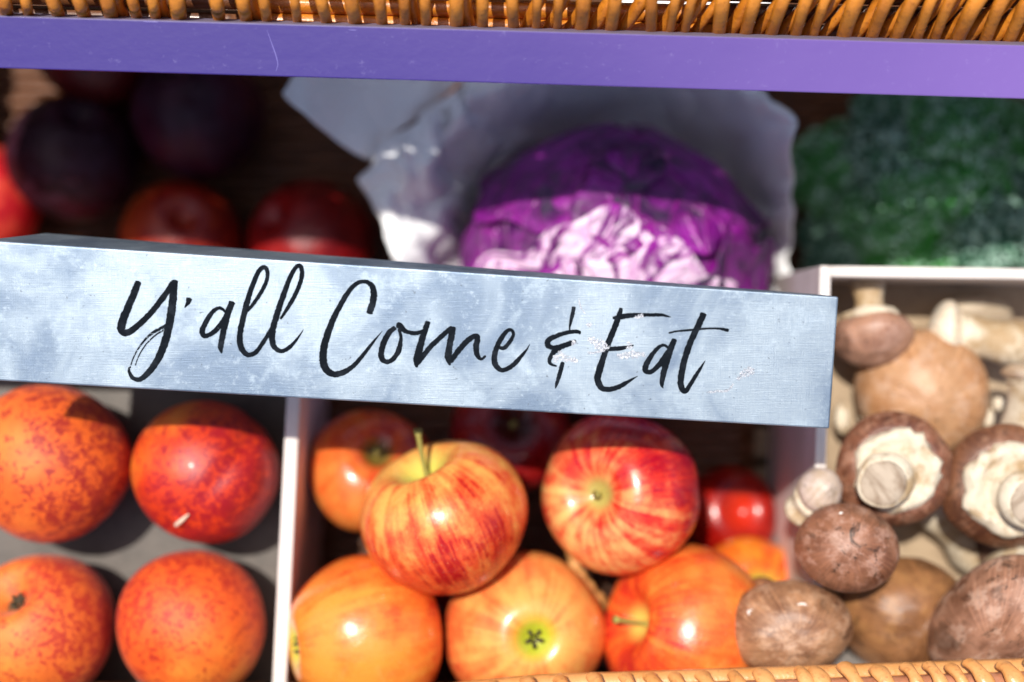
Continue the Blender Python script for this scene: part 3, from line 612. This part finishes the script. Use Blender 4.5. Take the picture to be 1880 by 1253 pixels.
def mushroom(px, py, rpx, z, axis, spin, label, seed, h=.8, cols=(MB_, MD_, MG_), stretch=(1,1,1), stem=(.42, .85, 0), veil=True, dirt=.5, cut=True, chips=(), lean=(0,0)):
    R_ = rpx*K*(H-z); q_ = orient(axis, spin); e = empty('mushroom', P(px, py, z), q_); lv = q_.inverted() @ Vector((lean[0], lean[1], 0))*R_; e.scale = stretch
    tag(e, label, 'mushroom', 'brown mushrooms in the white box')
    link('cap', mesh('cap', *cap_mesh(R_, R_*h, seed)), cap_material('mushroom_cap_%s' % 'abcdefghijklmnop'[seed], *cols, seed, dirt), e)
    zu = -R_*h*.55
    if veil:
        prof = [(0, zu*.95), (R_*.30, zu*.80), (R_*.46, zu*.84), (R_*.58, zu*.94), (R_*.68, zu*.90), (R_*.72, zu*.55), (R_*.6, zu*.3), (0, zu*.3)]
        prof = [(0, zu*.95)] + [tuple(p) for p in catmull(prof[1:-1], 4)] + [(0, zu*.3)]
        def fn(v, a): return Vector((v.x*(1+.16*nz(v, 110, seed+3)+.14*nz(v, 420, seed+6)), v.y*(1+.16*nz(v, 110, seed+3)+.08*nz(v, 420, seed+6)), v.z + .0012*nz(v, 150, seed+2)))
        vs, fs = lathe(prof, 40, fn); vs = [Vector((v.x, v.y, v.z-.0016)) for v in vs]
        link('veil', mesh('veil', vs, fs), white_m.m, e)
    if stem[0] > 0:
        sr, sl_ = stem[0]*R_, stem[1]*R_; n = 12; prof = [(0, 0)]
        rows = [(sr*(1.0 if i else .96)*(1+.10*math.sin(i*.8)), zu*.5 - sl_*i/n) for i in range(n+1)]
        prof = [(0, zu*.5)] + rows + [(sr*.9, zu*.5-sl_-.0006), (0, zu*.5-sl_-.0007)]
        def fn(v, a):
            f_ = max(0, (zu*.5-v.z)/sl_); return Vector((v.x*(1+.08*nz(v, 100, seed+6)) + lv.x*f_, v.y*(1+.08*nz(v, 100, seed+7)) + lv.y*f_, v.z))
        st_o = link('stem', mesh('stem', *lathe(prof, 30, fn)), white_m.m, e)
        if cut:
            prof = [(0, zu*.5-sl_-.0012), (sr*.5, zu*.5-sl_-.0014), (sr*.84, zu*.5-sl_-.0011), (sr*.9, zu*.5-sl_-.0004), (0, zu*.5-sl_+.0002)]
            def fn2(v, a): return Vector((v.x*(1+.08*nz(v, 100, seed+6)) + lv.x, v.y*(1+.08*nz(v, 100, seed+7)) + lv.y, v.z + .0006*nz(v, 260, 3)))
            link('cut_face', mesh('cut_face', *lathe(prof, 30, fn2)), cut_m.m, st_o)
    for (ca, ct, sz) in chips:            # little torn curls of skin on the cap
        d = Vector((math.sin(ct)*math.cos(ca), math.sin(ct)*math.sin(ca), math.cos(ct))); p = Vector((d.x*R_, d.y*R_, d.z*R_*h))*1.005
        tg = d.cross(Vector((0, .3, 1))).normalized(); pts = [p - tg*sz + d*.0001, p - tg*sz*.4 + d*.0007 + d.cross(tg)*sz*.3, p + tg*sz*.4 + d*.0009 + d.cross(tg)*sz*.35, p + tg*sz + d*.0001]
        link('torn_skin', mesh('torn_skin', *tube([Vector(q) for q in catmull([tuple(q) for q in pts], 4)], [.0004]*4+[.0007]*5+[.0004]*4, 6)), chip_m.m, e)
    return e
mushroom(1600, 612, 76, .150, (.02,-.86,.20), .2, 'smooth pinkish brown mushroom right of the sign end, white stem pointing up', 0, h=.80, cols=((.48,.29,.20),(.34,.19,.13),(.54,.36,.28)), stem=(.38, 1.15, 0), dirt=.15)
mushroom(1690, 722, 124, .136, (-.15,-.1,.95), .3, 'largest smooth tan mushroom cap in the middle of the box', 1, h=.85, cols=((.54,.34,.20),(.44,.24,.12),(.60,.43,.32)), dirt=.15, stretch=(1,.95,1))
mushroom(1738, 612, 62, .138, (-.9,.15,-.1), .2, 'pale creamy mushroom on its side with a stout stem pointing right', 2, h=.6, cols=((.78,.70,.58),(.66,.54,.40),(.80,.75,.66)), stem=(.62, 2.15, 0), dirt=.05)
mushroom(1640, 862, 106, .172, (.10,.0,-.98), .9, 'upturned brown mushroom below the sign corner, round cut stem facing the viewer', 3, h=.72, cols=((.28,.13,.075),(.13,.05,.03),(.50,.31,.22)), stem=(.43, .62, 0), lean=(-.30,-.16))
mushroom(1845, 893, 116, .170, (.05,.06,-.98), .2, 'dark upturned mushroom cut by the right edge, cream veil and stem showing', 4, h=.75, cols=((.25,.12,.065),(.11,.045,.025),(.40,.24,.16)), stem=(.42, .60, 0), lean=(.22,-.12), dirt=.6)
mushroom(1555, 1006, 95, .190, (-.1,.22,.92), .9, 'egg shaped brown mushroom with dark stain and scratches, perched on the pile', 5, h=.86, cols=((.37,.19,.115),(.19,.08,.04),(.56,.37,.29)), stretch=(.86,1.0,1), dirt=.85, chips=((3.6,.7,.0012),))
mushroom(1446, 1152, 116, .176, (0,-.1,.98), .1, 'light brown mushroom with a small torn curl of skin, resting against an apple', 6, h=.80, cols=((.46,.27,.155),(.22,.105,.055),(.62,.43,.30)), stretch=(1,.76,1), dirt=.3, chips=((1.35,.75,.0022),(2.4,1.0,.0014)))
mushroom(1655, 1128, 124, .145, (.1,-.1,.95), .5, 'shaded tan mushroom below the egg shaped one, lower in the heap', 7, h=.85, cols=((.36,.19,.09),(.19,.09,.04),(.44,.25,.11)), stretch=(.9,1,1), dirt=.3)
mushroom(1832, 1128, 128, .180, (-.35,-.45,.75), 1.6, 'long scuffed pinkish mushroom at the lower right corner above the rim', 8, h=.80, cols=((.45,.26,.175),(.22,.105,.06),(.64,.46,.36)), stretch=(1.3,.76,1), dirt=.65)
mushroom(1700, 905, 46, .128, (-.55,.62,.1), .2, 'broken mushroom with a long cream stem lying between the two upturned caps', 9, h=.5, cols=((.6,.5,.38),(.5,.38,.27),(.7,.6,.5)), stem=(.95, 3.6, 0), veil=False, dirt=.1)
mushroom(1502, 908, 42, .176, (.3,.5,.5), .3, 'torn off pale mushroom piece with brown stains, leaning on the box wall', 10, h=1.25, cols=((.66,.56,.50),(.50,.38,.26),(.72,.62,.58)), stem=(.8, 1.2, 0), dirt=.1, cut=False)
mushroom(1400, 1105, 44, .162, (0,.4,.8), .3, 'small dull brown mushroom sliver behind the lowest cap', 11, h=.7, dirt=.3)
mushroom(1790, 576, 66, .125, (.1,.3,.9), .3, 'tan mushroom cap in shade against the back of the box', 12, h=.5, cols=((.52,.44,.33),(.42,.34,.25),(.55,.46,.36)), stretch=(1.1,.5,1), dirt=.05)
mushroom(1882, 690, 42, .165, (.2,.98,.0), .3, 'thin mushroom slice standing upright at the right edge', 13, h=.5, cols=((.62,.50,.38),(.52,.40,.28),(.7,.6,.5)), stretch=(.5,1.6,1), stem=(.55, 2.6, 0), dirt=.1)
mushroom(1860, 1000, 70, .135, (0,.2,.9), 1, 'dark mushroom deep in the heap under the upturned cap at right', 14, h=.7, cols=((.22,.13,.09),(.12,.07,.045),(.3,.2,.15)))
# crumbs of straw / stem chips in the box
random.seed(8)
bits = [(1545, 770, 16, 34, .13), (1590, 766, 16, 14, .13), (1812, 768, 13, 24, .135), (1832, 742, 14, 16, .14), (1848, 800, 10, 30, .135), (1600, 545, 10, 12, .14)]
for i, (x, y, a, b, z) in enumerate(bits):
    s = K*(H-z); me = mesh('stem_chip', *lathe([(0, 1)] + [(math.sin(t)*(1+.2*math.sin(3*t)), math.cos(t)) for t in [math.pi*k/8 for k in range(1, 8)]] + [(0, -1)], 12, lambda v, an: Vector((v.x*a*s, v.y*b*s, v.z*a*s))*(1+.2*nz(v, 3, i))))
    lb = ['narrow pale chip standing in the shaded corner by the sign end', 'rounded white chip above the upturned mushroom', 'cream chip right of the large tan cap', 'small round cream chip near the right edge', 'slim cream chip beside the dark upturned mushroom', 'tiny chip by the upward pointing stem'][i]
    e = link('stem_chip', me, white_m.m); e.location = P(x, y, z); tag(e, lb, 'mushroom chip', 'loose mushroom chips')

# ------------------------------------------------------------------ cabbage
cab_c = P(1118, 492, .076); CR = .069
cab = empty('red_cabbage', cab_c); cab.scale = (1.11, 1, 1); tag(cab, 'purple red cabbage with a patch of sun on its crinkled leaves, nested in white paper', 'cabbage')
cm = M('red_cabbage_leaf', .42, coat=.06)
ua = cm.nt.nodes.new('ShaderNodeAttribute'); ua.attribute_name = 'leaf'; uv = ua.outputs['Vector']
lx, ly, lz = cm.xyz(uv)
warp = cm.vm('ADD', uv, cm.vm('SCALE', cm.comb(cm.noise(3, 3, .5, vec=uv), cm.noise(3, 3, .5, vec=uv, off=4), 0), sc=.35))
ve = cm.vor(3.6, 'DISTANCE_TO_EDGE', vec=cm.vm('MULTIPLY', warp, (1.6, .75, 1))); ve2 = cm.vor(11, 'DISTANCE_TO_EDGE', vec=warp)
fan = cm.math('ABSOLUTE', cm.math('SINE', cm.math('MULTIPLY', cm.math('ARCTAN2', lx, cm.math('ADD', ly, 1.25)), 15)))
veins = cm.math('MAXIMUM', cm.math('MULTIPLY', cm.ss(ve, .055, .0), .8), cm.math('MAXIMUM', cm.math('MULTIPLY', cm.ss(ve2, .03, 0), .15), cm.math('MULTIPLY', cm.ss(fan, .10, .0), .9)))
cn = cm.noise(2.4, 5, .65, vec=uv)
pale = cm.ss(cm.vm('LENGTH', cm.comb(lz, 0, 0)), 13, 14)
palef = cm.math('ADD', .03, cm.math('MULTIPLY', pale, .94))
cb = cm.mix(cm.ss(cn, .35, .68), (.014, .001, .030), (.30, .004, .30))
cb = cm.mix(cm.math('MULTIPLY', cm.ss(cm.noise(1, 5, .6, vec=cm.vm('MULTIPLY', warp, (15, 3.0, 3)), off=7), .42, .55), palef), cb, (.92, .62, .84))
cb = cm.mix(cm.math('MULTIPLY', veins, .45), cb, (.50, .012, .42)); cm.color(cb)
cm.bump(cm.math('ADD', cm.math('MULTIPLY', veins, 1.2), cm.math('MULTIPLY', cn, 1.6)), .002, .6); cm.sss(.15, (.01, .003, .008))
prof = [(math.sin(math.pi*i/24)*CR*.93, math.cos(math.pi*i/24)*CR*.90) for i in range(25)]; prof[0] = (0, CR*.9); prof[-1] = (0, -CR*.9)
def leafattr(me, vals):
    a = me.attributes.new('leaf', 'FLOAT_VECTOR', 'POINT'); a.data.foreach_set('vector', [x for v in vals for x in v])
v_, f_ = lathe(prof, 40); me = mesh('heart', v_, f_); leafattr(me, [tuple(p/CR) for p in v_]); link('heart', me, cm.m, cab)
def leaf(d, spin, ext, rad, seed, curl):
    q = orient(d, spin); n = 40; vs = []; at_ = []; fs = []
    for i in range(n+1):
        for j in range(n+1):
            u, v = lerp(-1, 1, i/n), lerp(-1, 1, j/n)
            rr = math.hypot(u, v); mx = max(abs(u), abs(v)); k = mx/rr if rr > 1e-6 else 0; uu, vv = u*k, v*k; r = math.hypot(uu, vv)
            th = math.atan2(vv, uu); edge = 1 + .07*math.sin(5*th+seed) + .05*math.sin(11*th+seed*2)
            a = r*ext*edge
            rd = rad + .0011*math.sin(7*th+seed)*r*r + curl*max(0, r-.72)**2*(1+.45*math.sin(5*th+seed)) + .0022*nz((uu, vv, seed), 2.2) + .0012*nz((uu, vv, seed), 6)
            rd += .0016*math.exp(-(uu/.05)**2)
            dd = Vector((math.sin(a)*math.cos(th), math.sin(a)*math.sin(th), math.cos(a)))
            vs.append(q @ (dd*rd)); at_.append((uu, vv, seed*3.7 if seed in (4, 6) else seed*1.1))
    for i in range(n):
        for j in range(n): a = i*(n+1)+j; fs.append((a, a+n+1, a+n+2, a+1))
    me = mesh('leaf', vs, fs); leafattr(me, at_); o = link('leaf', me, cm.m, cab)
    s_ = o.modifiers.new('thickness', 'SOLIDIFY'); s_.thickness = .0008; return o
leaf((.05, .15, 1), .4, 1.15, CR*.975, 1, .015)
leaf((-.9, .2, .6), 1.4, 1.20, CR*1.00, 2, .035)
leaf((.9, .1, .55), -1.2, 1.20, CR*1.015, 3, .04)
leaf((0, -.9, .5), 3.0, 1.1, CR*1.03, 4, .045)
leaf((.1, .95, .35), .1, 1.1, CR*1.02, 5, .04)
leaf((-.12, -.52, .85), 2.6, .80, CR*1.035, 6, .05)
leaf((.6, -.6, .2), 2.0, .95, CR*1.05, 7, .045)

# ------------------------------------------------------------------ paper round the cabbage
pm = M('white_paper', .6); pn = pm.noise(12, 5, .6); pm.color(pm.mix(pn, (.90, .91, .92), (.95, .95, .95))); pm.bump(pm.math('ADD', pm.noise(40, 5, .6, dist=1), pm.vor(22, 'DISTANCE_TO_EDGE')), .004, .5)
def sheet(name, label, Lx, Rx, y0, y1, zf, seed, cat='paper', n=90, m=80, crump=.012):
    vs = []; fs = []
    for j in range(m+1):
        py = lerp(y0, y1, j/m); l, r_ = Lx(py), Rx(py)
        for i in range(n+1):
            px = lerp(l, r_, i/n); z = zf(px, py); p = P(px, py, z); c_ = nz((px*.01, py*.01, seed), 1.0)*1.2 + abs(nz((px*.022, py*.014, seed+3), 1.0))*1.3 + .35*abs(nz((px*.05, py*.035, seed), 1))
            p.z += crump*c_; p.x += crump*.5*nz((px*.02, py*.02, seed+9), 1); vs.append(p)
    for j in range(m):
        for i in range(n): a = j*(n+1)+i; fs.append((a, a+1, a+n+2, a+n+1))
    cen = sum(vs, Vector())/len(vs)
    o = link(name, mesh(name, [v-cen for v in vs], fs), pm.m); o.location = cen
    s_ = o.modifiers.new('thickness', 'SOLIDIFY'); s_.thickness = .0004; tag(o, label, cat); return o
def interp(tab):
    def f_(y):
        for (a, b), (c_, d) in zip(tab, tab[1:]):
            if y <= c_: return lerp(b, d, max(0, (y-a)/(c_-a)))
        return tab[-1][1]
    return f_
def zbowl(px, py):
    d = math.hypot((px-1150)/330, (py-500)/330); z = .018 + .085*sm(.72, 1.28, d)
    if px > 1330: z += .03*sm(1330, 1440, px)
    return z
sheet('paper_wrap', 'crumpled white paper wrapped like a bowl behind the red cabbage', interp([(60,880),(150,845),(215,770),(280,685),(330,668),(380,690),(440,715),(620,800)]), interp([(60,1400),(150,1410),(200,1452),(620,1452)]), 60, 600, zbowl, 3)
sheet('paper_flap', 'flat pale paper corner pointing down beside the plums', interp([(60,585),(130,548),(178,520),(230,580),(285,652),(292,672)]), interp([(60,860),(150,842),(200,790),(250,722),(292,690)]), 60, 292, lambda x, y: .098 + .02*sm(700, 540, x) - .00006*(x-700)*sm(100, 300, y), 7, n=30, m=26, crump=.004)
# scrap of white paper and sunlit weave under the lid, glimpsed between the canes
sc_p = sheet('paper_scrap', 'scrap of white paper glimpsed between the canes above the purple bar', lambda y: 1130, lambda y: 1420, -160, 60, lambda x, y: .07, 9, n=12, m=10)

# ------------------------------------------------------------------ broccoli
bc = P(1700, 378, .018); bro = empty('broccoli', bc); tag(bro, 'dark blue green broccoli head in shade behind the mushroom box', 'broccoli')
gm_ = M('broccoli_buds', .5, coat=.10); ga = gm_.noise(30, 4, .6); oi = gm_.nt.nodes.new('ShaderNodeObjectInfo').outputs['Random']
gb = gm_.mix(gm_.ss(gm_.math('ADD', gm_.math('MULTIPLY', ga, .5), gm_.math('MULTIPLY', oi, .6)), .35, .85), (.03, .12, .07), (.035, .30, .02))
gb = gm_.mix(gm_.math('MULTIPLY', gm_.ss(gm_.noise(170, 6, .8), .46, .60), .9), gb, (.50, .74, .62)); gm_.color(gb); gm_.bump(gm_.noise(900, 3, .6), .0006, .6)  # pale flecks put the buds' sheen highlights into the colour
stalk_m = M('broccoli_stalk', .5); stalk_m.color(stalk_m.mix(stalk_m.noise(60, 4), (.20, .33, .10), (.12, .22, .06)))
random.seed(21)
bm = bmesh.new(); bmesh.ops.create_icosphere(bm, subdivisions=1, radius=1); iv = [v.co.copy() for v in bm.verts]; ifc = [tuple(v.index for v in f.verts) for f in bm.faces]; bm.free()
def floret_proto(k, R_=.021):
    parts = [lathe([(0, R_*.6)] + [(R_*.66*math.sin(t), R_*.6*math.cos(t)) for t in [math.pi*i/10 for i in range(1, 10)]] + [(0, -R_*.6)], 14)]
    for a in range(17):                  # small tufts, each crowded with buds
        za = 1 - 1.3*(a+.5)/17; ta = a*2.39996+k; ra = math.sqrt(max(0, 1-za*za)); c_ = Vector((ra*math.cos(ta), ra*math.sin(ta), za))*R_*random.uniform(.58, .80); sr = R_*random.uniform(.26, .38)
        for i in range(46):
            zc_ = 1 - 1.7*(i+.5)/46; th = i*2.39996; r = math.sqrt(max(0, 1-zc_*zc_)); d = Vector((r*math.cos(th), r*math.sin(th), zc_))
            d = c_.normalized().to_track_quat('Z', 'Y') @ d; p = c_ + d*sr*random.uniform(.88, 1.08); s = R_*random.uniform(.055, .085)
            parts.append(([p + v*s for v in iv], ifc))
    me = mesh('floret', *merge(parts)); me.materials.append(gm_.m)
    for p in me.polygons: p.use_smooth = True
    return me
protos = [floret_proto(1), floret_proto(2)]
BR_ = .046
nf = 19
for i in range(nf):
    zc_ = 1 - 1.15*(i+.5)/nf; th = i*2.39996+.6; r = math.sqrt(max(0, 1-zc_*zc_)); d = Vector((r*math.cos(th)*1.06, r*math.sin(th)*1.0, zc_*1.0))
    o = bpy.data.objects.new('floret', protos[i % 2]); COL.objects.link(o); o.parent = bro
    o.location = d*BR_*random.uniform(.74, 1.28); o.rotation_mode = 'QUATERNION'; o.rotation_quaternion = orient(d, random.random()*6); o.scale = [random.uniform(1.05, 1.4)]*3
pts = [Vector((0, 0, -.036)), Vector((0, 0, -.01)), Vector((.002, 0, .025))]; link('stalk', mesh('stalk', *tube(pts, [.016, .017, .02], 16)), stalk_m.m, bro)
